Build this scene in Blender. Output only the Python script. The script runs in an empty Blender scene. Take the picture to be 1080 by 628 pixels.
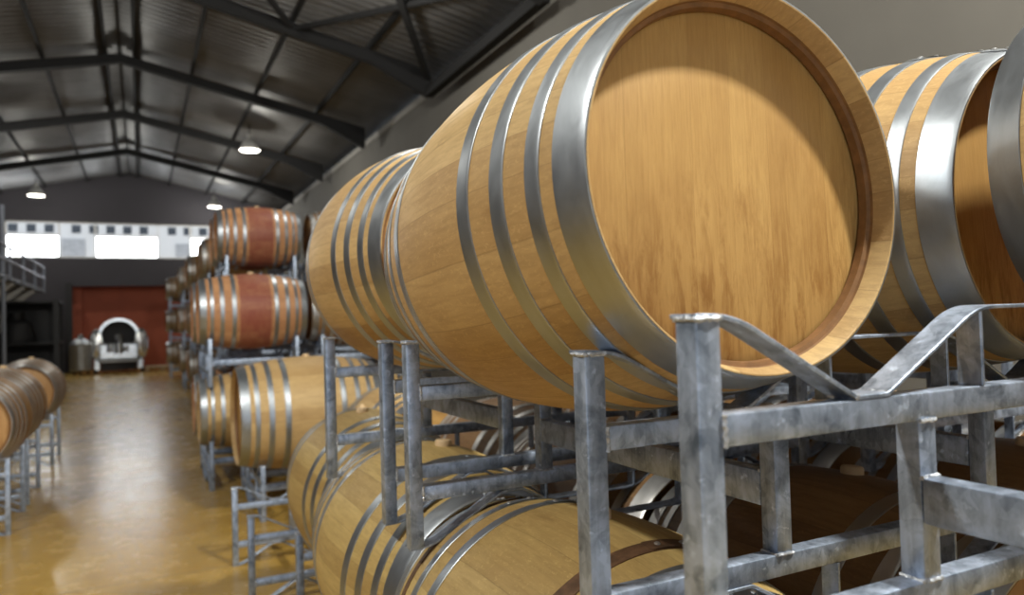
import bpy, bmesh, math, random
from mathutils import Vector, Matrix
PI = math.pi
random.seed(7)
SC = bpy.context.scene
COL = SC.collection
CAMZ = 1.468

# ------------------------------------------------------------------ materials
def new_mat(name):
    m = bpy.data.materials.new(name); m.use_nodes = True
    nt = m.node_tree; nt.nodes.clear()
    out = nt.nodes.new('ShaderNodeOutputMaterial'); b = nt.nodes.new('ShaderNodeBsdfPrincipled')
    nt.links.new(b.outputs[0], out.inputs[0])
    return m, nt, b

class G:
    """small node-graph helper"""
    def __init__(s, nt): s.nt = nt
    def n(s, t, **kw):
        x = s.nt.nodes.new(t)
        for k, v in kw.items(): setattr(x, k, v)
        return x
    def put(s, sock, v):
        if hasattr(v, 'links') or isinstance(v, bpy.types.NodeSocket): s.nt.links.new(v, sock)
        elif v is not None: sock.default_value = v
    def m(s, op, a, b=None, c=None, clamp=False):
        x = s.n('ShaderNodeMath', operation=op, use_clamp=clamp)
        s.put(x.inputs[0], a)
        if b is not None: s.put(x.inputs[1], b)
        if c is not None: s.put(x.inputs[2], c)
        return x.outputs[0]
    def mix(s, f, a, b, mode='MIX'):
        x = s.n('ShaderNodeMix', data_type='RGBA', blend_type=mode)
        s.put(x.inputs[0], f); s.put(x.inputs[6], a); s.put(x.inputs[7], b)
        return x.outputs[2]
    def ramp(s, f, stops, interp='LINEAR'):
        x = s.n('ShaderNodeValToRGB'); x.color_ramp.interpolation = interp
        e = x.color_ramp.elements
        while len(e) < len(stops): e.new(0.5)
        for i, (p, c) in enumerate(stops):
            e[i].position = p; e[i].color = c if len(c) == 4 else (*c, 1)
        s.put(x.inputs[0], f); return x.outputs[0]
    def noise(s, vec, scale=5, detail=3, rough=.5, dist=0):
        x = s.n('ShaderNodeTexNoise'); s.put(x.inputs['Vector'], vec)
        x.inputs['Scale'].default_value = scale; x.inputs['Detail'].default_value = detail
        x.inputs['Roughness'].default_value = rough; x.inputs['Distortion'].default_value = dist
        return x.outputs['Fac']
    def scl(s, vec, v, off=None):
        x = s.n('ShaderNodeMapping'); s.put(x.inputs['Vector'], vec); x.inputs['Scale'].default_value = v
        if off is not None: s.put(x.inputs['Location'], off)
        return x.outputs[0]
    def bump(s, h, strength=.2, dist=.002):
        x = s.n('ShaderNodeBump'); x.inputs['Strength'].default_value = strength
        x.inputs['Distance'].default_value = dist; s.put(x.inputs['Height'], h); return x.outputs[0]
    def obj(s): return s.n('ShaderNodeTexCoord').outputs['Object']
    def rnd(s): return s.n('ShaderNodeObjectInfo').outputs['Random']
    def sep(s, v):
        x = s.n('ShaderNodeSeparateXYZ'); s.put(x.inputs[0], v); return x.outputs
    def comb(s, a, b, c):
        x = s.n('ShaderNodeCombineXYZ')
        for i, v in enumerate((a, b, c)): s.put(x.inputs[i], v)
        return x.outputs[0]

def simple(name, col, rough=.6, metal=0, var=.15, scale=6, bump=0):
    m, nt, b = new_mat(name); g = G(nt)
    nz = g.noise(g.obj(), scale, 4, .6)
    lo = tuple(c * (1 - var) for c in col); hi = tuple(min(1, c * (1 + var)) for c in col)
    g.put(b.inputs['Base Color'], g.ramp(nz, [(.3, lo), (.7, hi)]))
    b.inputs['Roughness'].default_value = rough; b.inputs['Metallic'].default_value = metal
    if bump: g.put(b.inputs['Normal'], g.bump(nz, bump, .004))
    return m

def oak(name, lo, hi, stain=None, n_staves=27):
    """barrel staves: axis along local Y, a tone of its own for each stave, long grain, joints"""
    m, nt, b = new_mat(name); g = G(nt)
    o = g.obj(); x, y, z = g.sep(o)
    r = g.rnd()
    ang = g.m('ARCTAN2', x, z)
    t = g.m('ADD', g.m('MULTIPLY', ang, n_staves / (2 * PI)), g.m('MULTIPLY', g.m('SINE', g.m('MULTIPLY', ang, 5.0)), .32))
    idx = g.m('FLOOR', t); fr = g.m('FRACT', t)
    edge = g.m('MINIMUM', fr, g.m('SUBTRACT', 1.0, fr))
    joint = g.m('LESS_THAN', edge, .012)
    wn = g.n('ShaderNodeTexWhiteNoise', noise_dimensions='2D')
    g.put(wn.inputs['Vector'], g.comb(idx, g.m('MULTIPLY', r, 57.0), 0.0))
    v = wn.outputs['Value']
    off = g.comb(g.m('MULTIPLY', v, 31.0), g.m('MULTIPLY', r, 13.0), g.m('MULTIPLY', v, 7.0))
    grain = g.noise(g.scl(o, (55, 5, 55), off), 1.6, 5, .65, .5)
    fleck = g.noise(g.scl(o, (120, 55, 120), off), 1.3, 3, .6, 1.0)
    blot = g.noise(g.scl(o, (5, 3.2, 5), off), 1.2, 3, .55)
    base = g.ramp(g.m('ADD', g.m('MULTIPLY', v, .45), g.m('MULTIPLY', blot, .6)), [(.2, lo), (.75, hi)])
    base = g.mix(g.m('MULTIPLY', g.m('SUBTRACT', grain, .40, clamp=True), 1.25), base, tuple(c * .6 for c in lo) + (1,))
    base = g.mix(g.ramp(fleck, [(.54, (0, 0, 0)), (.74, (.45, .45, .45))]), base, tuple(min(1, c * 1.15) for c in hi) + (1,))
    # age marks: a few darker brown dribbles
    drip = g.noise(g.scl(o, (16, 3, 16), off), 1.2, 4, .7, .8)
    base = g.mix(g.ramp(drip, [(.64, (0, 0, 0)), (.78, (.4, .4, .4))]), base, (lo[0] * .5, lo[1] * .42, lo[2] * .35, 1))
    if stain:
        band = g.m('ADD', g.m('ABSOLUTE', y), g.m('MULTIPLY', g.noise(g.scl(o, (6, 6, 6)), 1.5, 3), .03))
        msk = g.m('MULTIPLY', g.m('LESS_THAN', band, .15), g.ramp(g.noise(g.scl(o, (4, 6, 4), off), 1.3, 4, .7), [(.25, (.5, .5, .5)), (.6, (1, 1, 1))]))
        base = g.mix(g.m('MULTIPLY', msk, .8), base, (*stain, 1))
    base = g.mix(g.m('MULTIPLY', joint, .28), base, (lo[0] * .3, lo[1] * .25, lo[2] * .2, 1))
    g.put(b.inputs['Base Color'], base)
    g.put(b.inputs['Roughness'], g.m('MULTIPLY_ADD', grain, .25, .42))
    h = g.m('SUBTRACT', g.m('MULTIPLY', grain, .5), g.m('MULTIPLY', joint, 1.2))
    g.put(b.inputs['Normal'], g.bump(h, .22, .0015))
    b.inputs['Specular IOR Level'].default_value = .35
    return m

def head_oak(name, lo, hi):
    """barrel head: vertical boards, vertical grain, dark streaks where wine ran"""
    m, nt, b = new_mat(name); g = G(nt)
    o = g.obj(); x, y, z = g.sep(o); r = g.rnd()
    t = g.m('ADD', g.m('MULTIPLY', x, 11.0), g.m('MULTIPLY', g.m('SINE', g.m('MULTIPLY', x, 19.0)), .2))
    idx = g.m('FLOOR', t); fr = g.m('FRACT', t)
    edge = g.m('MINIMUM', fr, g.m('SUBTRACT', 1.0, fr))
    joint = g.m('LESS_THAN', edge, .008)
    wn = g.n('ShaderNodeTexWhiteNoise', noise_dimensions='2D')
    g.put(wn.inputs['Vector'], g.comb(idx, g.m('MULTIPLY', r, 41.0), 0.0)); v = wn.outputs['Value']
    off = g.comb(g.m('MULTIPLY', v, 23.0), g.m('MULTIPLY', r, 9.0), g.m('MULTIPLY', v, 5.0))
    grain = g.noise(g.scl(o, (170, 20, 9), off), 1.4, 6, .75, .6)
    blot = g.noise(g.scl(o, (8, 2, 2.4), off), 1.3, 4, .6)
    base = g.ramp(g.m('ADD', g.m('MULTIPLY', v, .18), g.m('MULTIPLY', blot, .85)), [(.25, lo), (.75, hi)])
    base = g.mix(g.m('MULTIPLY', g.m('SUBTRACT', grain, .40, clamp=True), 1.2), base, (lo[0] * .62, lo[1] * .5, lo[2] * .35, 1))
    streak = g.noise(g.scl(o, (34, 4, 6), off), 1.3, 5, .75, .4)
    where = g.ramp(g.m('ADD', g.m('MULTIPLY', z, -1.4), g.m('MULTIPLY', g.noise(g.scl(o, (5, 1, 3)), 1.0, 2), .7)), [(.25, (0, 0, 0)), (.75, (1, 1, 1))])
    sm = g.m('MULTIPLY', g.ramp(streak, [(.44, (0, 0, 0)), (.62, (.9, .9, .9))]), where)
    base = g.mix(sm, base, (lo[0] * .52, lo[1] * .36, lo[2] * .2, 1))
    base = g.mix(g.m('MULTIPLY', joint, .18), base, (lo[0] * .4, lo[1] * .3, lo[2] * .2, 1))
    g.put(b.inputs['Base Color'], base)
    b.inputs['Roughness'].default_value = .5; b.inputs['Specular IOR Level'].default_value = .35
    g.put(b.inputs['Normal'], g.bump(g.m('SUBTRACT', grain, joint), .16, .001))
    return m

def hoop_steel(name, col=(.40, .435, .48), rough=.38):
    m, nt, b = new_mat(name); g = G(nt)
    o = g.obj(); x, y, z = g.sep(o); r = g.rnd()
    off = g.comb(0.0, g.m('MULTIPLY', r, 20.0), 0.0)
    streak = g.noise(g.scl(o, (6, 420, 6), off), 1.0, 4, .6)
    cloud = g.noise(g.scl(o, (11, 22, 11), off), 1.2, 4, .6, .6)
    scr = g.noise(g.scl(o, (60, 160, 60), off), 1.0, 5, .8, 2.0)
    c = g.mix(cloud, tuple(k * .72 for k in col) + (1,), tuple(min(1, k * 1.18) for k in col) + (1,))
    c = g.mix(g.ramp(scr, [(.62, (0, 0, 0)), (.72, (.5, .5, .5))]), c, (.32, .31, .31, 1))
    g.put(b.inputs['Base Color'], c); b.inputs['Metallic'].default_value = .95
    g.put(b.inputs['Roughness'], g.m('ADD', g.m('MULTIPLY', cloud, .22), rough - .08))
    g.put(b.inputs['Normal'], g.bump(g.m('ADD', g.m('MULTIPLY', streak, .6), g.m('MULTIPLY', scr, .3)), .12, .0008))
    return m

def galv(name, dark=(.13, .165, .22), light=(.46, .54, .69), rough=.42):
    """hot-dip galvanised tube: spangle, runs, dull patches"""
    m, nt, b = new_mat(name); g = G(nt)
    o = g.obj(); r = g.rnd()
    off = g.comb(g.m('MULTIPLY', r, 17.0), g.m('MULTIPLY', r, 29.0), g.m('MULTIPLY', r, 11.0))
    p = g.scl(o, (1, 1, 1), off)
    vor = g.n('ShaderNodeTexVoronoi'); g.put(vor.inputs['Vector'], g.scl(p, (75, 75, 55))); vor.inputs['Scale'].default_value = 1
    sp = g.sep(vor.outputs['Color'])[0]
    cl = g.noise(p, 16, 5, .65, .8); run = g.noise(g.scl(p, (70, 70, 9)), 1.0, 4, .6, .5)
    f = g.m('ADD', g.m('ADD', g.m('MULTIPLY', sp, .12), g.m('MULTIPLY', cl, .85)), g.m('MULTIPLY', run, .35))
    c = g.ramp(f, [(.45, dark), (.62, tuple((a + q) / 2 for a, q in zip(dark, light))), (.80, light)])
    blob = g.noise(p, 46, 3, .6, .3)
    c = g.mix(g.ramp(blob, [(.63, (0, 0, 0)), (.72, (.75, .75, .75))]), c, tuple(min(1, q * 1.5) for q in light) + (1,))
    rust = g.noise(p, 23, 5, .7)
    c = g.mix(g.ramp(rust, [(.68, (0, 0, 0)), (.8, (.35, .35, .35))]), c, (.13, .10, .07, 1))
    g.put(b.inputs['Base Color'], c); b.inputs['Metallic'].default_value = .65
    g.put(b.inputs['Roughness'], g.m('MULTIPLY_ADD', cl, .3, rough - .12))
    g.put(b.inputs['Normal'], g.bump(g.m('ADD', cl, g.m('MULTIPLY', run, .6)), .14, .0015))
    return m

def floor_mat():
    m, nt, b = new_mat('amber sealed concrete'); g = G(nt)
    o = g.obj()
    a = g.noise(o, .7, 5, .6, .4); c2 = g.noise(o, 5, 5, .65); fine = g.noise(o, 45, 3, .6)
    c = g.ramp(g.m('ADD', g.m('MULTIPLY', a, .6), g.m('MULTIPLY', c2, .4)), [(.32, (.29, .165, .034)), (.5, (.42, .262, .058)), (.68, (.52, .345, .10))])
    # paler scuffs and dark tyre rubs
    scf = g.noise(g.scl(o, (1.2, .35, 1)), 2.2, 5, .7, .7)
    c = g.mix(g.ramp(scf, [(.58, (0, 0, 0)), (.75, (.4, .4, .4))]), c, (.62, .47, .26, 1))
    c = g.mix(g.ramp(g.noise(g.scl(o, (.8, 3, 1)), 1.6, 5, .7, 1.2), [(.6, (0, 0, 0)), (.72, (.35, .35, .35))]), c, (.22, .12, .045, 1))
    # saw-cut joints
    x, y, z = g.sep(o)
    jx = g.m('LESS_THAN', g.m('ABSOLUTE', g.m('SUBTRACT', g.m('FRACT', g.m('MULTIPLY', y, .31)), .5)), .0022)
    c = g.mix(g.m('MULTIPLY', jx, .6), c, (.13, .08, .04, 1))
    g.put(b.inputs['Base Color'], c)
    g.put(b.inputs['Roughness'], g.m('MULTIPLY_ADD', c2, .22, .15))
    b.inputs['Specular IOR Level'].default_value = .6
    g.put(b.inputs['Normal'], g.bump(g.m('ADD', g.m('MULTIPLY', c2, .7), g.m('MULTIPLY', fine, .15)), .16, .006))
    return m

def emit(name, col, s):
    m = bpy.data.materials.new(name); m.use_nodes = True; nt = m.node_tree; nt.nodes.clear()
    out = nt.nodes.new('ShaderNodeOutputMaterial'); e = nt.nodes.new('ShaderNodeEmission')
    e.inputs[0].default_value = (*col, 1); e.inputs[1].default_value = s
    nt.links.new(e.outputs[0], out.inputs[0]); return m

M = dict(
    oak=oak('honey oak staves', (.37, .225, .09), (.57, .395, .18)),
    oak_olive=oak('olive oak staves', (.33, .21, .072), (.52, .375, .145)),
    oak_old=oak('weathered red oak staves', (.36, .165, .075), (.54, .29, .14), stain=(.20, .035, .03)),
    oak_shaded=oak('shade-darkened brown oak staves', (.15, .075, .028), (.27, .15, .058)),  # darker copy of the oak: shade among racks and stacks put into the colour
    head=head_oak('honey oak head boards', (.44, .25, .08), (.62, .385, .135)),
    head_old=head_oak('weathered oak head boards', (.36, .19, .07), (.52, .31, .13)),
    hoop=hoop_steel('galvanised hoop steel'),
    rust=simple('rusty hoop steel', (.14, .075, .04), .6, .4, .5, 30, .3),
    hoop_old=hoop_steel('dull hoop steel', (.50, .50, .50), .38),
    croze=simple('dark waxed croze oak', (.20, .095, .032), .55, 0, .25, 40),
    bung=simple('pale bung wood', (.62, .45, .26), .6),
    rivet=simple('bright rivet steel', (.7, .72, .75), .3, .9),
    galv=galv('galvanised rack steel'),
    weld=simple('zinc weld bead', (.50, .53, .58), .45, .6, .35, 140, .5),
    floor=floor_mat(),
    wall=simple('painted plaster grey', (.135, .128, .115), .85, 0, .06, 1.2, .05),
    gable=simple('dark slate cladding', (.043, .040, .049), .8, 0, .08, .8),
    red=simple('brick red painted wall', (.33, .075, .035), .7, 0, .12, 1.5),
    beam=simple('black painted steel', (.006, .006, .007), .9, 0),
    blackst=simple('matt black steel', (.012, .012, .014), .6, .2),
    grail=simple('grey painted rail steel', (.30, .33, .40), .45, .5),
    strut=simple('pale galvanised strut', (.42, .40, .37), .5, .3),
    white=simple('white facade paint', (.78, .78, .78), .8, 0, .04, 1),
    dark_glass=simple('dark window glass', (.05, .06, .075), .15, 0, .1),
    steel=simple('polished stainless steel', (.66, .67, .68), .22, 1.0, .08, 5),
    steel_dull=simple('brushed stainless steel', (.36, .37, .38), .4, .9, .1, 5),
    pallet=simple('pale timber', (.45, .36, .24), .8, 0, .2, 9),
    lampshade=simple('white enamel shade', (.6, .6, .58), .4),
)
def roof_mat():
    m, nt, b = new_mat('galvanised roof sheet'); g = G(nt); o = g.obj()
    a = g.noise(o, .9, 4, .6); s = g.noise(g.scl(o, (.6, 7, .6)), 1.4, 4, .6)
    g.put(b.inputs['Base Color'], g.ramp(g.m('ADD', g.m('MULTIPLY', a, .5), g.m('MULTIPLY', s, .5)), [(.35, (.13, .13, .135)), (.65, (.22, .22, .225))]))
    b.inputs['Metallic'].default_value = .35
    g.put(b.inputs['Roughness'], g.m('MULTIPLY_ADD', s, .25, .34))
    return m
M['roof'] = roof_mat()

# ------------------------------------------------------------------ object helpers
def link(name, me, mats, parent=None, loc=(0, 0, 0), smooth=False):
    if smooth:
        for p in me.polygons: p.use_smooth = True
    if any(p.use_smooth for p in me.polygons): me.set_sharp_from_angle(angle=.6)
    for mt in (mats if isinstance(mats, (list, tuple)) else [mats]): me.materials.append(mt)
    o = bpy.data.objects.new(name, me); COL.objects.link(o); o.location = loc
    if parent is not None: o.parent = parent
    return o
def fin(bm, name):
    me = bpy.data.meshes.new(name); bm.normal_update(); bm.to_mesh(me); bm.free(); return me
def tag(o, label=None, cat=None, group=None, kind=None):
    if label: o['label'] = label
    if cat: o['category'] = cat
    if group: o['group'] = group
    if kind: o['kind'] = kind
    return o
def empty(name, loc=(0, 0, 0), rz=0):
    o = bpy.data.objects.new(name, None); COL.objects.link(o); o.location = loc; o.rotation_euler = (0, 0, rz)
    o.empty_display_size = .1; return o
def copy_tree(o, parent=None):
    kids = [c for c in bpy.data.objects if c.parent == o]
    c = o.copy(); COL.objects.link(c)
    if parent is not None: c.parent = parent
    for k in kids: copy_tree(k, c)
    return c
def box(bm, x0, x1, y0, y1, z0, z1, bev=0, mi=0, seg=2):
    v = [bm.verts.new(p) for p in ((x0, y0, z0), (x1, y0, z0), (x1, y1, z0), (x0, y1, z0), (x0, y0, z1), (x1, y0, z1), (x1, y1, z1), (x0, y1, z1))]
    f = [bm.faces.new([v[i] for i in q]) for q in ((0, 3, 2, 1), (4, 5, 6, 7), (0, 1, 5, 4), (1, 2, 6, 5), (2, 3, 7, 6), (3, 0, 4, 7))]
    for q in f: q.material_index = mi
    if bev:
        es = list({e for q in f for e in q.edges})
        r = bmesh.ops.bevel(bm, geom=es, offset=bev, segments=seg, affect='EDGES', profile=.5)
        for q in r['faces']: q.material_index = mi
def tube(bm, pts, r, n=8, mi=0, jit=0, caps=True):
    pts = [Vector(p) for p in pts]; rings = []
    for i, p in enumerate(pts):
        d = (pts[min(i + 1, len(pts) - 1)] - pts[max(i - 1, 0)]).normalized()
        up = Vector((0, 0, 1)) if abs(d.z) < .9 else Vector((1, 0, 0))
        a = d.cross(up).normalized(); b = a.cross(d)
        ring = []
        for k in range(n):
            t = 2 * PI * k / n; rr = r * (1 + jit * (random.random() - .5))
            ring.append(bm.verts.new(p + a * rr * math.cos(t) + b * rr * math.sin(t)))
        rings.append(ring)
    for i in range(len(rings) - 1):
        for k in range(n):
            f = bm.faces.new((rings[i][k], rings[i][(k + 1) % n], rings[i + 1][(k + 1) % n], rings[i + 1][k])); f.material_index = mi; f.smooth = True
    if caps:
        bm.faces.new(rings[0][::-1]).material_index = mi; bm.faces.new(rings[-1]).material_index = mi
def bar(bm, a, b, w, h=None, mi=0):
    """square bar from a to b"""
    a, b = Vector(a), Vector(b); h = h or w; d = (b - a).normalized()
    up = Vector((0, 0, 1)) if abs(d.z) < .95 else Vector((0, 1, 0))
    s = d.cross(up).normalized(); u = s.cross(d)
    vs = []
    for p in (a, b):
        for sx, sy in ((-1, -1), (1, -1), (1, 1), (-1, 1)): vs.append(bm.verts.new(p + s * sx * w / 2 + u * sy * h / 2))
    for q in ((0, 1, 2, 3), (7, 6, 5, 4), (0, 4, 5, 1), (1, 5, 6, 2), (2, 6, 7, 3), (3, 7, 4, 0)):
        bm.faces.new([vs[i] for i in q]).material_index = mi
def lathe(bm, prof, n, axis='Y', closed=False, mi=0, smooth=True):
    """revolve (radius, along-axis) profile"""
    rings = []
    for r, t in prof:
        ring = []
        for k in range(n):
            a = 2 * PI * k / n
            c = (r * math.sin(a), t, r * math.cos(a)) if axis == 'Y' else (r * math.cos(a), r * math.sin(a), t)
            ring.append(bm.verts.new(c))
        rings.append(ring)
    idx = list(range(len(rings))) + ([0] if closed else [])
    for i, j in zip(idx[:-1], idx[1:]):
        for k in range(n):
            f = bm.faces.new((rings[i][k], rings[i][(k + 1) % n], rings[j][(k + 1) % n], rings[j][k])); f.material_index = mi; f.smooth = smooth
    return rings

# ------------------------------------------------------------------ barrel
HOOPS = ((.0005, .060), (.088, .118), (.171, .206), (.271, .308))
def barrel_meshes(L, Rh, Rb, nseg=96, nl=22):
    def R(y): return Rb - (Rb - Rh) * (2 * y / L) ** 2
    k = L / .95; d = {}
    bm = bmesh.new()
    prof = []
    for i in range(nl + 1):
        y = -L / 2 + L * i / nl; prof.append((R(y), y))
    ti, dep = .017, .052                      # chime thickness, depth of the head recess
    b = .004
    prof[0] = (Rh - .001, -L / 2 + .002); prof[-1] = (Rh - .001, L / 2 - .002)
    back = []
    for sg in (1, -1):
        q = [(Rh - .0015, L / 2), (Rh - .0035, L / 2 - .0003), (Rh - .005, L / 2 - .002), (Rh - .013, L / 2 - .030), (Rh - .0145, L / 2 - .034), (Rh - ti - .004, L / 2 - .036), (Rh - ti - .006, L / 2 - dep + .003), (Rh - ti + .004, L / 2 - dep + .002), (Rh - ti + .006, L / 2 - dep - .012)]
        back += [(r_, y_) for r_, y_ in q] if sg > 0 else [(r_, -y_) for r_, y_ in q[::-1]]
    lathe(bm, prof + back, nseg, closed=True)
    bmesh.ops.recalc_face_normals(bm, faces=bm.faces)
    for f in bm.faces:
        c = f.calc_center_median(); rad = math.hypot(c.x, c.z)
        if rad < Rh - .0135 and L / 2 - dep - .002 < abs(c.y) < L / 2 - .031: f.material_index = 1
    d['staves'] = fin(bm, 'staves')
    for s, nm in ((-1, 'head_front'), (1, 'head_back')):
        bm = bmesh.new(); y = s * (L / 2 - dep); rr = Rh - ti + .005
        rings = lathe(bm, [(rr, y - s * .02), (rr, y - s * .004), (rr - .008, y), (rr * .5, y), (.02, y)], nseg)
        bm.faces.new(rings[-1] if s < 0 else rings[-1][::-1])
        bmesh.ops.recalc_face_normals(bm, faces=bm.faces)
        d[nm] = fin(bm, nm)
    d['hoops'] = []; d['rivets'] = []
    for s in (-1, 1):
        for hi, (a, c) in enumerate(HOOPS):
            y0, y1 = s * (L / 2 - a * k), s * (L / 2 - c * k)
            ya, yb = min(y0, y1), max(y0, y1); t = .0022
            bm = bmesh.new(); pr = []
            m_ = 5
            for i in range(m_ + 1):
                y = ya + (yb - ya) * i / m_; pr.append((R(y) + t, y))
            pr = [(R(ya) - .002, ya)] + [(R(ya) + t * .7, ya)] + [(R(ya) + t, ya + .001)] + pr[1:-1] + [(R(yb) + t, yb - .001), (R(yb) + t * .7, yb), (R(yb) - .002, yb)]
            lathe(bm, pr, nseg)
            # lap joint: second thickness of steel near the top, with its rivets
            yc = (ya + yb) / 2; a0 = .10 * (1 if hi % 2 else -1)
            aw = .15
            g_ = []
            for i in range(9):
                an = a0 - aw + 2 * aw * i / 8
                row = []
                for y in (ya + .001, yb - .001):
                    rr = R(y) + t + .0018
                    row.append(bm.verts.new((rr * math.sin(an), y, rr * math.cos(an))))
                g_.append(row)
            for i in range(8): bm.faces.new((g_[i][0], g_[i][1], g_[i + 1][1], g_[i + 1][0]))
            d['hoops'].append(fin(bm, 'hoop'))
            bm = bmesh.new()
            for an in (a0 - .08, a0 + .08):
                for yy in ((yc - .013 * k, yc + .013 * k) if hi == 0 else (yc,)):
                    rr = R(yy) + t + .0015
                    mtx = Matrix.Rotation(an, 4, 'Y') @ Matrix.Translation((0, yy, rr))
                    bmesh.ops.create_uvsphere(bm, u_segments=8, v_segments=5, radius=.0065, matrix=mtx @ Matrix.Diagonal((1, 1, .6, 1)))
            for f in bm.faces: f.smooth = True
            d['rivets'].append(fin(bm, 'rivets'))
    bm = bmesh.new()
    rings = lathe(bm, [(.027, Rb - .012), (.027, Rb + .012), (.024, Rb + .018), (.012, Rb + .019)], 16, axis='Z')
    bm.faces.new(rings[-1]); d['bung'] = fin(bm, 'bung')
    d['R'] = Rb
    return d

def make_barrel(d, wood, head, hoop, name='oak_barrel'):
    root = empty(name)
    R = d['R']
    link('staves', d['staves'].copy(), [M[wood], M['croze']], root, (0, 0, R))
    link('barrel_head', d['head_front'].copy(), M[head], root, (0, 0, R))
    link('barrel_head', d['head_back'].copy(), M[head], root, (0, 0, R))
    for hm, rm in zip(d['hoops'], d['rivets']):
        h = link('hoop', hm.copy(), M[hoop], root, (0, 0, R))
        link('rivets', rm.copy(), M['rivet'], h)
    link('bung', d['bung'].copy(), M['bung'], root, (0, 0, R))
    root['R'] = R
    return root
def one_mesh_barrel(d, wood, head, hoop, name='oak_barrel'):
    """for barrels far off: the same shapes in one mesh"""
    bm = bmesh.new()
    def add(me, mi):
        n0 = len(bm.faces); bm.from_mesh(me); bm.faces.ensure_lookup_table()
        for f in bm.faces[n0:]: f.material_index = mi
    add(d['staves'], 0); add(d['head_front'], 1); add(d['head_back'], 1)
    for h in d['hoops']: add(h, 2)
    add(d['bung'], 0)
    o = link(name, fin(bm, name), [M[wood], M[head], M[hoop]]); o['R'] = 0.0
    return o
BM = barrel_meshes(.93, .285, .35, 120)
BF = barrel_meshes(.95, .285, .35, 40, 12)
BP = barrel_meshes(1.06, .365, .435, 72)
protos = {}
used = set()
def place_barrel(kind, centre, label, group, rz=0, axis=None, spin=0):
    """kind -> prototype (used itself first, then copied); centre of the barrel in the room"""
    if kind not in protos:
        protos[kind] = {'honey': lambda: make_barrel(BM, 'oak', 'head', 'hoop'),
                        'olive': lambda: make_barrel(BM, 'oak_olive', 'head', 'hoop'),
                        'red': lambda: make_barrel(BM, 'oak_old', 'head_old', 'hoop'),
                        'dull': lambda: make_barrel(BM, 'oak_shaded', 'head_old', 'hoop_old'),
                        'puncheon': lambda: make_barrel(BP, 'oak', 'head', 'hoop', 'oak_puncheon'),
                        'far_red': lambda: one_mesh_barrel(BF, 'oak_old', 'head_old', 'hoop_old'),
                        'far_dull': lambda: one_mesh_barrel(BF, 'oak_shaded', 'head_old', 'hoop_old')}[kind]()
        o = protos[kind]
    else: o = copy_tree(protos[kind])
    rot = Matrix.Rotation(rz, 3, 'Z')
    if axis is not None:
        ay = Vector(axis).normalized(); ax = ay.cross(Vector((0, 0, 1))).normalized(); az = ax.cross(ay)
        rot = Matrix((ax, ay, az)).transposed()
    rot = rot @ Matrix.Rotation(spin, 3, 'Y')
    R = o['R']
    o.rotation_euler = rot.to_euler(); o.location = Vector(centre) - rot @ Vector((0, 0, R))
    tag(o, label, 'barrel', group)
    return o

# ------------------------------------------------------------------ rack
W = .0328
def strip_path(H, ut):
    """cradle bar along x (mm steps rounded at the bends); returns list of (x, z) of its lower face"""
    zt, zb = H - .005, ut
    key = [(0, zt), (.050, zt), (.2328, zb), (.2865, zb), (.4665, zt), (.7735, zt), (.9535, zb), (1.0072, zb), (1.190, zt), (1.24, zt)]
    out = [key[0]]
    for i in range(1, len(key) - 1):
        p0, p1, p2 = Vector(key[i - 1]), Vector(key[i]), Vector(key[i + 1])
        r = .034 if abs(p1.y - zt) < 1e-6 else .008
        a = p1 + (p0 - p1).normalized() * r; c = p1 + (p2 - p1).normalized() * r
        for k in range(7):
            t = k / 6; q = a * (1 - t) ** 2 + p1 * 2 * t * (1 - t) + c * t * t; out.append((q.x, q.y))
    out.append(key[-1]); return out
def strip_mesh(bm, path, y0, y1, t, flip=None):
    rows = []
    n = len(path)
    for i, (x, z) in enumerate(path):
        x0, z0 = path[max(i - 1, 0)]; x1, z1 = path[min(i + 1, n - 1)]
        d = Vector((x1 - x0, z1 - z0)).normalized(); nx, nz = -d.y * t, d.x * t
        pts = ((x, y0, z), (x, y1, z), (x + nx, y1, z + nz), (x + nx, y0, z + nz))
        if flip is not None: pts = tuple((a, b, flip - c) for a, b, c in pts)
        rows.append([bm.verts.new(p) for p in pts])
    for i in range(n - 1):
        for k in range(4):
            bm.faces.new((rows[i][k], rows[i][(k + 1) % 4], rows[i + 1][(k + 1) % 4], rows[i + 1][k]))
    bm.faces.new(rows[0][::-1]); bm.faces.new(rows[-1])
    bmesh.ops.recalc_face_normals(bm, faces=bm.faces)
    es = [e for e in bm.edges if len(e.link_faces) == 2 and e.calc_face_angle(0) > 1.0]
    bmesh.ops.bevel(bm, geom=es, offset=.0009, segments=1, affect='EDGES')
def weld(bm, a, b, r=.0032, mi=1):
    a, b = Vector(a), Vector(b); n = max(5, int((b - a).length / .0035))
    tube(bm, [a + (b - a) * i / n + Vector([(random.random() - .5) * .0014 for _ in 'xyz']) for i in range(n + 1)], r, 6, mi, .7)

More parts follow.
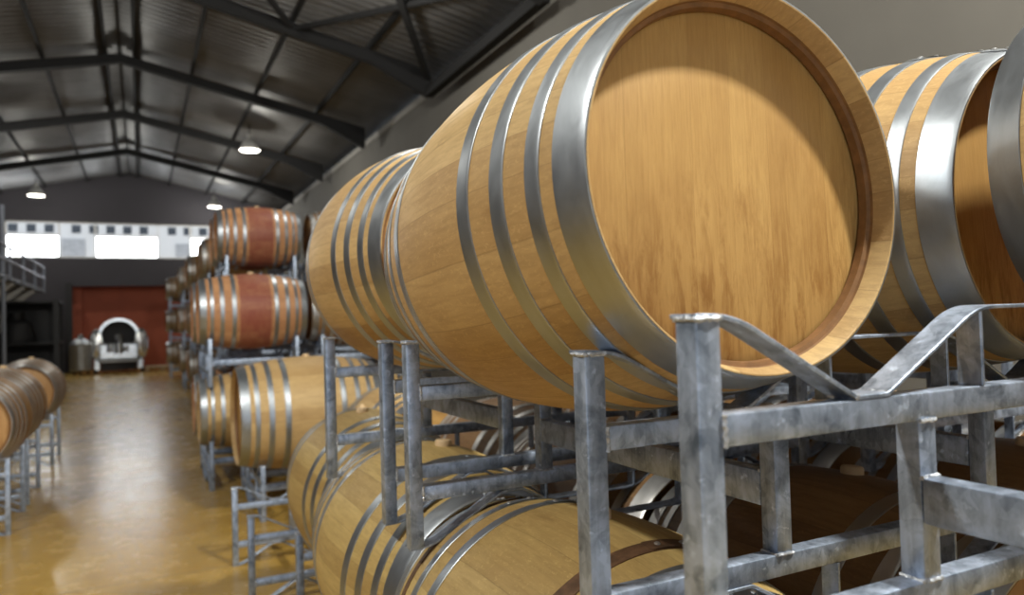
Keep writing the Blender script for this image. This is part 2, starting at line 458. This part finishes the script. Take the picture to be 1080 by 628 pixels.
def rack_pieces(H=.4705, dep=.751, bev=.0032):
    """list of (part name, mesh, materials); local x across the two barrels, y from frame to frame, z up"""
    P = []; cut = .4705 - H
    ut, ub = H - .104, H - .138
    lt, lb = ub - (.192 - cut), ub - (.192 - cut) - .034
    fx = .3376
    path = strip_path(H, ut)
    for y in (0, dep):
        for x in (0, 1.24 - W):
            bm = bmesh.new(); box(bm, x, x + W, y, y + W, 0, H - .005, bev)
            for q, z in ((x, H - .005), (x + W, H - .005)):
                weld(bm, (q, y, z), (q, y + W, z), .003)
            weld(bm, (x, y, H - .005), (x + W, y, H - .005), .0034)
            P.append(('end_post', bm))
        for nm, z0, z1 in (('upper_beam', ub, ut), ('lower_beam', lb, lt)):
            bm = bmesh.new(); box(bm, W, 1.24 - W, y + .0006, y + W - .0006, z0, z1, bev)
            for x in (W, 1.24 - W): weld(bm, (x, y, z0), (x, y, z1), .0035)
            P.append((nm, bm))
        for x in (fx, 1.24 - fx - W):
            bm = bmesh.new(); box(bm, x, x + W, y + .0003, y + W - .0003, lt, ub, bev)
            for z in (lt, ub): weld(bm, (x, y, z), (x + W, y, z), .0028)
            weld(bm, (x, y, lt), (x, y + W, lt), .0028)
            P.append(('fork_post', bm))
        bm = bmesh.new(); strip_mesh(bm, path, y, y + .041, .005)
        for x in (.2328, .2865, .9535, 1.0072): weld(bm, (x, y, ut + .003), (x, y + .04, ut + .003), .0036)
        for f in bm.faces:
            if f.material_index != 1: f.material_index = 0
        P.append(('cradle_strip', bm))
        bm = bmesh.new(); strip_mesh(bm, path, y, y + .041, .005, None)
        # mirrored downwards: strip tops meet the lower beam, tips reach the foot of the end posts
        top, tip = lb, 0.0
        zhi, zlo = max(v.co.z for v in bm.verts), min(v.co.z for v in bm.verts)
        for v in bm.verts: v.co.z = top - (v.co.z - zlo) * (top - tip) / (zhi - zlo)
        bmesh.ops.recalc_face_normals(bm, faces=bm.faces)
        P.append(('cradle_strip', bm))
        for x in (.4665, .7735 - .006):
            for z0, z1 in ((ut, H - .005), (.005, lb)):
                bm = bmesh.new(); box(bm, x, x + .006, y, y + .033, z0, z1, .001, 0, 1); P.append(('gusset_plate', bm))
    for x in (fx, 1.24 - fx - W):
        bm = bmesh.new(); box(bm, x + .0005, x + W - .0005, W, dep, ub - .068 - .055, ub - .068, bev)
        for y in (W, dep): weld(bm, (x, y, ub - .068), (x + W, y, ub - .068), .003)
        P.append(('fork_channel', bm))
    return [(n, fin(b, n)) for n, b in P]
def make_rack(pieces, joined=False):
    if joined:
        bm = bmesh.new()
        for n, me in pieces: bm.from_mesh(me)
        return link('barrel_rack', fin(bm, 'barrel_rack'), [M['galv'], M['weld']])
    root = empty('barrel_rack')
    for n, me in pieces:
        link(n, me.copy(), [M['galv'], M['weld']], root)
    return root
RK = {'near': rack_pieces(), 'short': rack_pieces(dep=.643), 'far': rack_pieces(H=.43), 'tall': rack_pieces(H=.55), 'wide': rack_pieces(H=.41)}
rack_proto = {}
def place_rack(kind, loc, label, group, rz=0, joined=False):
    key = (kind, joined)
    if key not in rack_proto: o = rack_proto[key] = make_rack(RK[kind], joined)
    else: o = copy_tree(rack_proto[key])
    o.location = loc; o.rotation_euler = (0, 0, rz)
    tag(o, label, 'barrel rack', group); return o

# ------------------------------------------------------------------ near row: barrels point down the aisle
GU, GL = 'barrels along the near right row', 'barrels along the near right row'
GR = 'galvanised racks of the near right row'
XV, XS = .2597, .9803        # first and second cradle of a rack, from its left edge
ZC = .234 + .005             # barrel centre above rack top
# racks (left edge x, front frame y, top z)
place_rack('near', (.4977, .584 - .751, 1.464 - .4705), 'nearest upper rack, its first cradle empty, standing in front of the big barrel head', GR)
place_rack('near', (.532, .849, 1.417 - .4705), 'upper rack that carries the big foreground barrel', GR)
place_rack('short', (.548, 1.844, 1.413 - .4705), 'upper rack under the second barrel of the top row', GR)
place_rack('near', (.50, .584 - .751, 0), 'floor rack below the nearest empty upper rack', GR)
place_rack('near', (.532, .849, 0), 'floor rack under the nearest lower barrel', GR)
place_rack('near', (.545, 1.83, 0), 'floor rack under the second lower barrel', GR)
place_rack('near', (.64, 2.86, 0), 'floor rack under the third lower barrel', GR)
place_rack('near', (.478, 4.05, 0), 'rack standing on the floor with an empty cradle towards the aisle', GR)
# upper barrels, first column
place_barrel('honey', (.79 + .02 * .465, .782 + .465, 1.656 - .06 * .465), 'big honey oak barrel in the foreground, its pale head facing the camera', GU, axis=(.02, 1, -.06), spin=.04)
place_barrel('honey', (.840, 2.32, 1.652), 'honey oak barrel of the top row right behind the foreground barrel', GU, spin=1.1)
# lower barrels, first column
place_barrel('olive', (.76, .215, .71 + .045), 'lower barrel below the nearest empty rack', GL, spin=.12)
L1 = place_barrel('olive', (.80, 1.262, .71), 'lower barrel below the foreground barrel, rusty hoop seen between two posts', GL, spin=.03)
place_barrel('olive', (.825, 2.235, .71), 'lower barrel, second along the bottom row', GL, spin=.1)
place_barrel('olive', (.915, 3.25, .71), 'lower barrel, third and last of the bottom row, beside the empty floor rack', GL, spin=-.12)
for h in [c for c in bpy.data.objects if c.parent == L1 and c.name.startswith('hoop')]:
    yc = sum(v.co.y for v in h.data.vertices) / len(h.data.vertices)
    if -.25 < yc < -.15 or .36 < yc < .4:
        h.material_slots[0].link = 'OBJECT'; h.material_slots[0].material = M['rust']; h['label'] = 'rusty brown hoop'
# second column
place_barrel('honey', (1.524, .262, 1.464 + ZC), 'barrel cut off by the right edge of the picture, only its wide hoop showing', GU, spin=.1)
place_barrel('honey', (1.534, 1.257, 1.656), 'top row barrel to the right behind the foreground barrel, shaded head and wide hoop', GU, spin=-.08)
place_barrel('honey', (1.53, 2.19, 1.652), 'top row barrel of the far column, mostly hidden by the foreground barrel', GU, spin=.7)
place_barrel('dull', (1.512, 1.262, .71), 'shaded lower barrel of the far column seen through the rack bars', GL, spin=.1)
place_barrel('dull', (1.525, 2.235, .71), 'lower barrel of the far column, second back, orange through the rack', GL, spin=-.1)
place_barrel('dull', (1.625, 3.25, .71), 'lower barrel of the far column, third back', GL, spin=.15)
place_barrel('honey', (1.46, 4.44, .71), 'lower barrel in the second cradle of the floor rack with the empty cradle', GL, spin=-.9)

# the next row of racks, behind, seen only in the gaps
for lv, z in ((0, 0), (1, .946)):
    for k, (yr, nm) in enumerate(((.84, 'first'), (1.85, 'second'), (2.86, 'third'))):
        place_rack('near', (2.03, yr, z), f'{("floor", "upper")[lv]} rack of the shaded row behind, {nm} from the front', 'racks of the shaded row behind')
        for j in (0, 1):
            if lv == 1 and j == 1: continue
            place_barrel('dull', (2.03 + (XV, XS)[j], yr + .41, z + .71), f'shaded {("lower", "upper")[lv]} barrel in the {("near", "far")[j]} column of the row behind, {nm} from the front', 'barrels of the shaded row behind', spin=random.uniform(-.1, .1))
# ------------------------------------------------------------------ far right block: barrels point across the aisle
GB = 'barrels in the stacks further down the right side'
GK = 'racks of the stacks further down the right side'
HF = .43; PITCH = .905
ZL = (HF - .104 + .005 + .338)
def cross_rack(kind, x, y, z, label, joined=False):
    # rotated a quarter turn: local x -> world y, local y -> world -x
    return place_rack(kind, (x + .751 + W, y, z), label, GK, PI / 2, joined)
# puncheon on its own floor rack
cross_rack('wide', .775, 5.74, 0, 'floor rack under the large pale puncheon')
place_barrel('puncheon', (1.165, 6.02, .755), 'large pale oak puncheon lying crosswise on a floor rack, four bright hoops', GB, rz=-PI / 2, spin=.05)
LV = ('bottom', 'middle', 'top')
def stack(x, y, levels, where, kinds, joined=False, cols=(0, 1), dx=.0, pre='far_'):
    for lv in range(levels):
        z = lv * PITCH
        cross_rack('far', x + dx * lv, y, z, f'{LV[lv]}-level rack of {where}', joined)
        for k in cols:
            kd = kinds[(lv * 2 + k) % len(kinds)]
            tone = {'red': 'reddish', 'honey': 'pale', 'dull': 'dark'}[kd]
            place_barrel((pre if joined else '') + kd, (x + .392 + dx * lv + random.uniform(-.01, .01), y + (XV, XS)[k], z + ZL),
                         f'{tone} {LV[lv]} {("near", "far")[k]}-side barrel of {where}', GB, rz=-PI / 2 , spin=random.uniform(-.08, .08))
stack(.53, 7.05, 2, 'the two-high stack behind the puncheon', ['honey', 'red', 'red', 'red'])
stack(1.52, 7.05, 2, 'the stack just right of the two-high stack', ['honey', 'honey', 'dull', 'dull'], cols=(0,))
stack(.87, 8.93, 3, 'the three-high stack with red barrels', ['red', 'red', 'red', 'red', 'red', 'red'])
stack(1.90, 8.93, 3, 'the stack hidden right of the three-high stack', ['dull'], cols=(0,))
for i, (x, y, lv) in enumerate(((.93, 12.1, 3), (.90, 15.2, 3), (.88, 18.3, 3), (.74, 22.6, 3))):
    nm = ('first', 'second', 'third', 'last')[i]
    stack(x, y, lv, f'the {nm} dark stack beyond the red barrels', [['dull', 'dull', 'dull', 'dull', 'dull', 'dull'], ['dull', 'red'], ['dull', 'dull', 'red', 'dull'], ['dull']][i], joined=True)

# ------------------------------------------------------------------ left row
for nm, yh in (('nearest', 6.31), ('middle', 7.31), ('far', 9.27)):
    yc = yh + .475
    place_rack('tall', (-.85 - 1.24, yc - .392, 0), f'{nm} floor rack of the row left of the aisle', 'racks left of the aisle')
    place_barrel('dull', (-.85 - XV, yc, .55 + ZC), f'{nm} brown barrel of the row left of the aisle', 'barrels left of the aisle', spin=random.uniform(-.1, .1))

# ------------------------------------------------------------------ the hall
XR, XL, YF, YB = 4.65, -5.19, 28.4, -6.0
RX, RZ, SL = -.27, 6.72, .2156
def roofz(x): return RZ - SL * abs(x - RX)
def struct(name, bm, m):
    o = link(name, fin(bm, name), m); o['kind'] = 'structure'; return o
bm = bmesh.new(); box(bm, XL - .3, XR + .3, YB, YF + 12, -.2, 0); struct('floor', bm, M['floor'])
bm = bmesh.new(); box(bm, XR, XR + .2, YB, YF + .3, 0, roofz(XR) - .12); struct('wall_right', bm, M['wall'])
bm = bmesh.new(); box(bm, XL - .2, XL, YB, YF + .3, 0, roofz(XL) - .02); struct('wall_left', bm, M['gable'])
# corrugated roof
bm = bmesh.new(); pit = .19; ns = int((YF + .3 - YB) / pit * 6)
for s, xe in ((1, XR + .25), (-1, XL - .25)):
    prev = None
    for i in range(ns + 1):
        y = YB + (YF + .3 - YB) * i / ns; dz = .018 * math.sin(2 * PI * y / pit)
        row = [bm.verts.new((RX + (xe - RX) * k / 4, y, roofz(RX + (xe - RX) * k / 4) + dz)) for k in range(5)]
        if prev:
            for k in range(4):
                f = bm.faces.new((prev[k], prev[k + 1], row[k + 1], row[k])); f.smooth = True
        prev = row
bmesh.ops.recalc_face_normals(bm, faces=bm.faces)
o = struct('ceiling', bm, M['roof'])
sol = o.modifiers.new('sheet', 'SOLIDIFY'); sol.thickness = .02; sol.offset = 1
# ridge capping, purlins and portal rafters
bm = bmesh.new()
for x in (RX - .23, RX + .23, .97, 2.17, 3.37, -1.51, -2.71, -3.91):
    o = None
    bm = bmesh.new(); zz = roofz(x) - .09; box(bm, x - .025, x + .025, YB, YF, zz - .03, zz + .06)
    struct('trim_purlin', bm, M['beam'])
for y in (-.4, 3.6, 7.6, 11.6, 15.6, 19.7, 23.9):
    bm = bmesh.new()
    for s, xe in ((1, XR - .28), (-1, XL + .28)):
        a = [(RX, roofz(RX) - .14), (xe, roofz(xe) - .14), (xe, roofz(xe) - .56), (xe - s * .05, roofz(xe) - .56), (xe - s * .95, roofz(xe - s * .95) - .33), (RX, roofz(RX) - .31)]
        v0 = [bm.verts.new((p, y - .07, q)) for p, q in a]; v1 = [bm.verts.new((p, y + .07, q)) for p, q in a]
        bm.faces.new(v0); bm.faces.new(v1[::-1])
        for i in range(6): bm.faces.new((v0[i], v0[(i + 1) % 6], v1[(i + 1) % 6], v1[i]))
    bmesh.ops.recalc_face_normals(bm, faces=bm.faces)
    struct('trim_rafter', bm, M['beam'])
# wind braces in the first visible bay, and the eaves strut
def brace(a, b, w):
    bm = bmesh.new(); bar(bm, a, b, w); struct('trim_brace', bm, M['beam'])
zr = lambda x: roofz(x) - .22
brace((4.37, 11.6, zr(4.37) - .05), (2.17, 7.6, zr(2.17)), .09)
brace((2.17, 11.6, zr(2.17)), (4.37, 7.6, zr(4.37)), .07)
brace((2.17, 11.6, zr(2.17)), (-.27, 7.6, zr(-.27)), .07)
brace((4.36, 11.6, roofz(4.37) - .50), (4.36, 7.6, roofz(4.37) - .46), .15)
# pale strip painted in for daylight gaps under the right wall's eaves
bm = bmesh.new(); box(bm, XR - .02, XR + .02, 11.8, YF - .1, roofz(XR) - .26, roofz(XR) - .14); struct('trim_eaves_light', bm, simple('painted eaves daylight', (.30, .29, .27), .7))

# far wall: gable over a window strip, spandrel, and the red recess below
WX0, WX1, WZ0, WZ1 = -3.85, 2.75, 3.78, 4.98
OX0, OX1, OZ = -2.18, 2.6, 2.84
bm = bmesh.new()
def wall_piece(x0, x1, z0, z1): box(bm, x0, x1, YF, YF + .3, z0, z1)
v0 = [(XL, WZ1), (XR, WZ1), (XR, roofz(XR)), (RX, RZ), (XL, roofz(XL))]
f0 = [bm.verts.new((x, YF, z)) for x, z in v0]; f1 = [bm.verts.new((x, YF + .3, z)) for x, z in v0]
bm.faces.new(f0); bm.faces.new(f1[::-1])
for i in range(5): bm.faces.new((f0[i], f0[(i + 1) % 5], f1[(i + 1) % 5], f1[i]))
wall_piece(XL, WX0, OZ, WZ1); wall_piece(WX1, XR, OZ, WZ1); wall_piece(WX0, WX1, OZ, WZ0)
wall_piece(XL, OX0, 0, OZ); wall_piece(OX1, XR, 0, OZ)
bmesh.ops.recalc_face_normals(bm, faces=bm.faces)
struct('wall_far', bm, M['gable'])
bm = bmesh.new(); box(bm, OX0 - .2, OX1 + .2, YF + .9, YF + 1.0, 0, OZ + .1); box(bm, OX0 - .1, OX0 + .42, YF + .62, YF + .9, 0, OZ); box(bm, OX0 - .2, OX1 + .2, YF + .3, YF + 1.0, OZ, OZ + .1)
struct('wall_recess', bm, M['red'])
bm = bmesh.new(); box(bm, -2.16, -1.98, YF - .35, YF - .17, 0, OZ + .1); box(bm, -2.30, -1.84, YF - .5, YF - .02, 0, .02); struct('trim_column', bm, M['blackst'])
# window strip: white frame, bright frosted panes, clear panes through which the house opposite shows
ws = bmesh.new()
for z in (WZ0, WZ1 - .05): box(ws, WX0, WX1, YF + .1, YF + .18, z, z + .05)
for x in (WX0, -2.38, -1.34, .56, 1.60, WX1 - .05): box(ws, x, x + .05, YF + .1, YF + .18, WZ0, WZ1)
for a, b_ in ((WX0, -2.38), (-1.34, .56), (1.60, WX1)): box(ws, a, b_, YF + .1, YF + .18, 4.50, 4.56)
win = struct('window_1', ws, M['white'])
for a, b_ in ((WX0 + .05, -2.38), (-1.29, .56), (1.65, WX1 - .05)):
    bm = bmesh.new(); box(bm, a, b_, YF + .13, YF + .15, WZ0 + .05, 4.50)
    o = link('pane', fin(bm, 'pane'), emit('daylit frosted pane', (.93, .97, 1.0), 13.0), win)
# the house opposite
hb = empty('white_house', (0, YF + 9, 0)); tag(hb, 'white house with small dark windows seen through the far window strip', 'building')
bm = bmesh.new(); box(bm, -9, 8, 0, 4, 0, 9); link('facade', fin(bm, 'facade'), M['white'], hb)
for i in range(14):
    x = -5.6 + i * .66 + (.35 if i > 3 else 0) + (.5 if i > 8 else 0)
    bm = bmesh.new(); box(bm, x, x + .34, -.03, .02, 5.6, 5.95); link('house_window', fin(bm, 'house_window'), M['dark_glass'], hb)
for x, w, z0, z1 in ((-3.0, .9, 4.3, 5.35), (1.5, .8, 4.3, 5.2)):
    bm = bmesh.new(); box(bm, x, x + w, -.04, .02, z0, z1); link('house_shutter', fin(bm, 'house_shutter'), simple('grey shutter', (.45, .46, .48), .7), hb)

# ------------------------------------------------------------------ pendant lamps
LZ = 5.42
def make_lamp(z0):
    root = empty('pendant_lamp')
    bm = bmesh.new(); lathe(bm, [(.22, 0), (.215, .03), (.18, .12), (.11, .22), (.06, .25), (.05, .36), (.03, .37)], 32, axis='Z')
    link('lamp_shade', fin(bm, 'lamp_shade'), M['lampshade'], root)
    bm = bmesh.new(); r = lathe(bm, [(.208, .02), (.14, .004), (.02, 0)], 32, axis='Z'); bm.faces.new(r[-1][::-1])
    link('lamp_bulb', fin(bm, 'lamp_bulb'), emit('lit lamp glass', (1, .93, .8), 12), root)
    bm = bmesh.new(); tube(bm, [(0, 0, .36), (0, 0, z0)], .012, 6); link('hanger_rod', fin(bm, 'hanger_rod'), M['blackst'], root)
    return root
LAMPS = []
lamp0 = None
for sx, xn, ys in ((2.3, 'right', (-.5, 8.6, 17.8, 26.9)), (-2.71, 'left', (1.6, 9.7, 17.8, 25.9))):
    for yn, y in zip(('nearest', 'second', 'third', 'last'), ys):
        if lamp0 is None: lamp0 = make_lamp(roofz(2.3) - .15 - LZ); o = lamp0
        else: o = copy_tree(lamp0)
        o.location = (sx, y, LZ)
        tag(o, f'{yn} lit pendant lamp of the {xn} hand row hanging from the roof', 'lamp', 'pendant lamps under the roof')
        L = bpy.data.lights.new('lamp_light', 'POINT'); L.shadow_soft_size = .12
        L.energy = (1330 if sx > 0 else 780) if yn == 'nearest' else 120
        L.color = (1, .97, .87)
        lo = bpy.data.objects.new('lamp_light', L); COL.objects.link(lo); lo.location = (sx, y, LZ - .15)

# ------------------------------------------------------------------ left mezzanine walk and what stands under it
cw = empty('catwalk', (-2.45, 14, 0)); tag(cw, 'grey steel catwalk with railing along the left side of the hall', 'catwalk')
cx, cz = -2.45, 2.60
bm = bmesh.new(); box(bm, XL + 2.45, 0, -6, 11, cz - .10, cz); link('deck', fin(bm, 'deck'), M['blackst'], cw)
bm = bmesh.new()
for z in (cz + .30, cz + .60): tube(bm, [(0, -6, z), (0, 11, z)], .03, 8)
link('handrail', fin(bm, 'handrail'), M['grail'], cw)
for i in range(9):
    bm = bmesh.new(); y = -5.5 + i * 2.05; tube(bm, [(0, y, cz - .1), (0, y, cz + .60)], .03, 8); link('rail_post', fin(bm, 'rail_post'), M['grail'], cw)
bm = bmesh.new(); tube(bm, [(-.02, 4.0, 0), (-.02, 4.0, cz + 1.4)], .04, 8); link('tall_post', fin(bm, 'tall_post'), M['grail'], cw)
for i in range(9):
    bm = bmesh.new(); y = -5.2 + i * 1.75; bar(bm, (-.04, y, cz - .10), (-.50, y, cz - .50), .10, .16)
    bar(bm, (-.47, y, cz - .10), (-.47, y, cz - .52), .06)
    link('bracket', fin(bm, 'bracket'), M['strut'], cw)
# dark shelving with machinery on it
sh = empty('steel_shelving', (-2.72, 20.4, 0)); tag(sh, 'black steel shelving under the catwalk at the left', 'shelving')
for x in (-1.5, -.2, .95):
    for y in (0, .9):
        bm = bmesh.new(); box(bm, x - .05, x + .05, y - .05, y + .05, 0, 2.15); link('upright', fin(bm, 'upright'), M['blackst'], sh)
for z in (.35, 1.15, 2.12):
    bm = bmesh.new(); box(bm, -1.6, 1.02, -.06, .96, z - .05, z); link('shelf', fin(bm, 'shelf'), M['blackst'], sh)
bm = bmesh.new(); box(bm, -1.6, 1.02, .93, .96, 0, 2.1); link('back_panel', fin(bm, 'back_panel'), M['blackst'], sh)
hp = empty('hopper', (-2.6, 20.8, 1.15)); tag(hp, 'black conical hopper standing on the black shelving', 'hopper')
bm = bmesh.new(); r = lathe(bm, [(.38, 0), (.40, .12), (.30, .45), (.16, .55), (.16, .7)], 24, axis='Z'); bm.faces.new(r[-1]); bm.faces.new(r[0][::-1]); link('hopper_body', fin(bm, 'b'), M['blackst'], hp)
bm = bmesh.new(); bmesh.ops.create_uvsphere(bm, u_segments=12, v_segments=8, radius=.09, matrix=Matrix.Translation((-.3, -.2, .62))); tube(bm, [(-.3, -.2, .1), (-.3, -.2, .6)], .04); link('hopper_valve', fin(bm, 'v'), M['steel_dull'], hp)
for i, (x, c) in enumerate(((-3.85, 'left'), (-3.2, 'right'))):
    d_ = empty('steel_keg', (x, 20.8, .35)); tag(d_, f'dark ribbed keg, {c} of the two on the low shelf under the catwalk', 'keg', 'kegs on the black shelving')
    bm = bmesh.new(); r = lathe(bm, [(.22, 0), (.25, .03), (.25, .2), (.265, .22), (.25, .24), (.25, .42), (.265, .44), (.25, .46), (.25, .62), (.2, .66), (.1, .67)], 24, axis='Z'); bm.faces.new(r[-1]); bm.faces.new(r[0][::-1]); link('keg_body', fin(bm, 'k'), M['steel_dull'], d_)
    bm = bmesh.new(); tube(bm, [(0, 0, .66), (0, 0, .72)], .04, 10); link('keg_valve', fin(bm, 'kv'), M['blackst'], d_)

# ------------------------------------------------------------------ stainless press in front of the red recess
T = empty('wine_press', (-.62, 26.6, 0)); tag(T, 'polished stainless wine press with round dark mouth before the red wall', 'press')
def arch(x0, r, zc, zb, n=24):
    return [(x0 - r, zb)] + [(x0 - r * math.cos(PI * i / n), zc + r * math.sin(PI * i / n)) for i in range(n + 1)] + [(x0 + r, zb)]
def prism(bm, pts, y0, y1, cap0=True, mi=0):
    a = [bm.verts.new((x, y0, z)) for x, z in pts]; b = [bm.verts.new((x, y1, z)) for x, z in pts]; n = len(pts)
    for i in range(n): bm.faces.new((a[i], b[i], b[(i + 1) % n], a[(i + 1) % n])).material_index = mi
    if cap0: bm.faces.new(a).material_index = mi
    bm.faces.new(b[::-1]).material_index = mi
bm = bmesh.new(); out, inn = arch(0, .60, 1.13, .62), arch(0, .51, 1.13, .92)
a = [bm.verts.new((x, 0, z)) for x, z in out]; b = [bm.verts.new((x, 0, z)) for x, z in inn]
c = [bm.verts.new((x, .9, z)) for x, z in out]; e = [bm.verts.new((x, .5, z)) for x, z in inn]; n = len(out)
for i in range(n):
    j = (i + 1) % n
    bm.faces.new((a[i], a[j], b[j], b[i])); bm.faces.new((a[i], c[i], c[j], a[j])); bm.faces.new((b[i], b[j], e[j], e[i]))
bm.faces.new(c[::-1])
bmesh.ops.recalc_face_normals(bm, faces=bm.faces)
link('drum_housing', fin(bm, 'drum'), M['steel'], T)
bm = bmesh.new(); bm.faces.new([bm.verts.new((x, .48, z)) for x, z in inn]); link('drum_mouth', fin(bm, 'mouth'), M['blackst'], T)
for s in (-1, 1):
    bm = bmesh.new(); r = lathe(bm, [(.02, .0), (.22, .02), (.27, .08), (.27, .8), (.22, .88), (.02, .9)], 24, axis='Y')
    for v in bm.verts: v.co = Vector((v.co.x * .8 + s * .62, v.co.y - .05, v.co.z * 1.85 + .90))
    link('side_tank', fin(bm, 'side'), M['steel'], T)
    bm = bmesh.new(); box(bm, s * .60 - .09, s * .60 + .09, -.12, .06, .10, .45, .03); link('leg', fin(bm, 'leg'), M['steel'], T)
    bm = bmesh.new(); r = lathe(bm, [(.03, -.05), (.1, -.05), (.1, .05), (.03, .05)], 20, axis='Y', closed=True)
    for v in bm.verts: v.co = Vector((s * .66 + v.co.y, -.02 + v.co.x, .1 + v.co.z))
    link('wheel', fin(bm, 'wheel'), M['blackst'], T)
bm = bmesh.new(); tube(bm, [(0, .3, 1.12), (0, -.12, 1.12), (0, -.16, .95), (0, -.16, .62)], .12, 16); tube(bm, [(-.24, -.06, .66), (-.24, -.06, .92)], .1, 14); tube(bm, [(.2, -.06, .66), (.2, -.06, .84)], .08, 14)
link('feed_pipe', fin(bm, 'pipe'), M['steel'], T)
bm = bmesh.new(); box(bm, -.58, .58, -.08, .5, .40, .96, .07); link('front_panel', fin(bm, 'fp'), M['steel'], T)
bm = bmesh.new(); box(bm, -.60, .60, -.18, .7, .34, .42, .03); link('juice_tray', fin(bm, 'tray'), M['steel_dull'], T)
bm = bmesh.new(); box(bm, -.5, .5, .0, .7, .08, .34); link('chassis', fin(bm, 'ch'), M['blackst'], T)
# ribbed upright tank beside the press
U = empty('ribbed_tank', (-1.66, 26.5, 0)); tag(U, 'small dull ribbed steel tank standing left of the wine press', 'tank')
bm = bmesh.new(); pr = [(.26, .12)]
for i in range(7): pr += [(.30, .14 + i * .12), (.325, .19 + i * .12), (.30, .24 + i * .12)]
pr += [(.26, 1.02), (.12, 1.12), (.05, 1.13)]
r = lathe(bm, pr, 28, axis='Z'); bm.faces.new(r[-1]); bm.faces.new(r[0][::-1]); link('tank_body', fin(bm, 'tb'), M['steel_dull'], U)
bm = bmesh.new(); tube(bm, [(0, 0, 1.1), (0, 0, 1.24)], .09, 14); link('tank_lid', fin(bm, 'tl'), M['steel'], U)
for i in range(3):
    bm = bmesh.new(); an = 2 * PI * i / 3 + .5; tube(bm, [(.22 * math.cos(an), .22 * math.sin(an), 0), (.22 * math.cos(an), .22 * math.sin(an), .16)], .03); link('leg', fin(bm, 'leg'), M['blackst'], U)
# pallet right of the press
Pp = empty('pallet', (.62, 26.9, 0)); tag(Pp, 'low pale timber pallet on the floor right of the wine press', 'pallet')
for i in range(5):
    bm = bmesh.new(); box(bm, -.5, .5, -.5 + i * .21, -.5 + i * .21 + .15, .12, .145); link('board', fin(bm, 'bd'), M['pallet'], Pp)
for x in (-.45, 0, .45):
    bm = bmesh.new(); box(bm, x - .045, x + .045, -.5, .49, 0, .12); link('bearer', fin(bm, 'br'), M['pallet'], Pp)

# ------------------------------------------------------------------ daylight: the open end of the hall behind the camera, and the sky
wd = bpy.data.worlds.new('sky'); SC.world = wd; wd.use_nodes = True
nt = wd.node_tree; bg = nt.nodes['Background']; bg.inputs[0].default_value = (.84, .92, 1.0, 1); bg.inputs[1].default_value = 1.2
bm = bmesh.new(); DX0, DX1, DZ = -3.6, .4, 4.0
box(bm, XL, DX0, YB - .2, YB, 0, 7.2); box(bm, DX1, XR, YB - .2, YB, 0, 7.2); box(bm, DX0, DX1, YB - .2, YB, DZ, 7.2)
struct('wall_back', bm, M['wall'])
bm = bmesh.new()
for x in (DX0, DX1 - .08): box(bm, x, x + .08, YB - .22, YB + .04, 0, DZ)
box(bm, DX0, DX1, YB - .22, YB + .04, DZ - .08, DZ); struct('door_1', bm, M['beam'])
dl = bpy.data.lights.new('door_daylight', 'AREA'); dl.shape = 'RECTANGLE'; dl.size = DX1 - DX0 - .2; dl.size_y = DZ - .2; dl.energy = 60; dl.color = (.72, .85, 1.0)
do = bpy.data.objects.new('door_daylight', dl); COL.objects.link(do); do.location = ((DX0 + DX1) / 2, YB + .06, DZ / 2); do.rotation_euler = (PI / 2, 0, PI) 
do.rotation_euler = Vector((0, 1, 0)).to_track_quat('-Z', 'Z').to_euler()

# ------------------------------------------------------------------ camera
cam = bpy.data.cameras.new('camera'); co = bpy.data.objects.new('camera', cam); COL.objects.link(co); SC.camera = co
r_ = Vector((.89386213, -.44743093, -.0285666)); u_ = Vector((.01489446, -.03404609, .99930927)); f_ = Vector((.44809446, .8936702, .02376827))
mt = Matrix((r_, u_, -f_)).transposed().to_4x4(); mt.translation = Vector((0, 0, CAMZ)); co.matrix_world = mt
cam.sensor_width = 36; cam.sensor_fit = 'HORIZONTAL'; cam.lens = 782.7 * 36 / 1080
cam.clip_start = .02; cam.clip_end = 200
cam.dof.use_dof = True; cam.dof.focus_distance = 1.3; cam.dof.aperture_fstop = 3.4
vs = SC.view_settings; vs.view_transform = 'Standard'; vs.look = 'None'; vs.gamma = 1; vs.use_curve_mapping = False; vs.exposure = 0.0
SC.cycles.use_denoising = True
SC.cycles.max_bounces = 7
SC.cycles.sample_clamp_indirect = 6
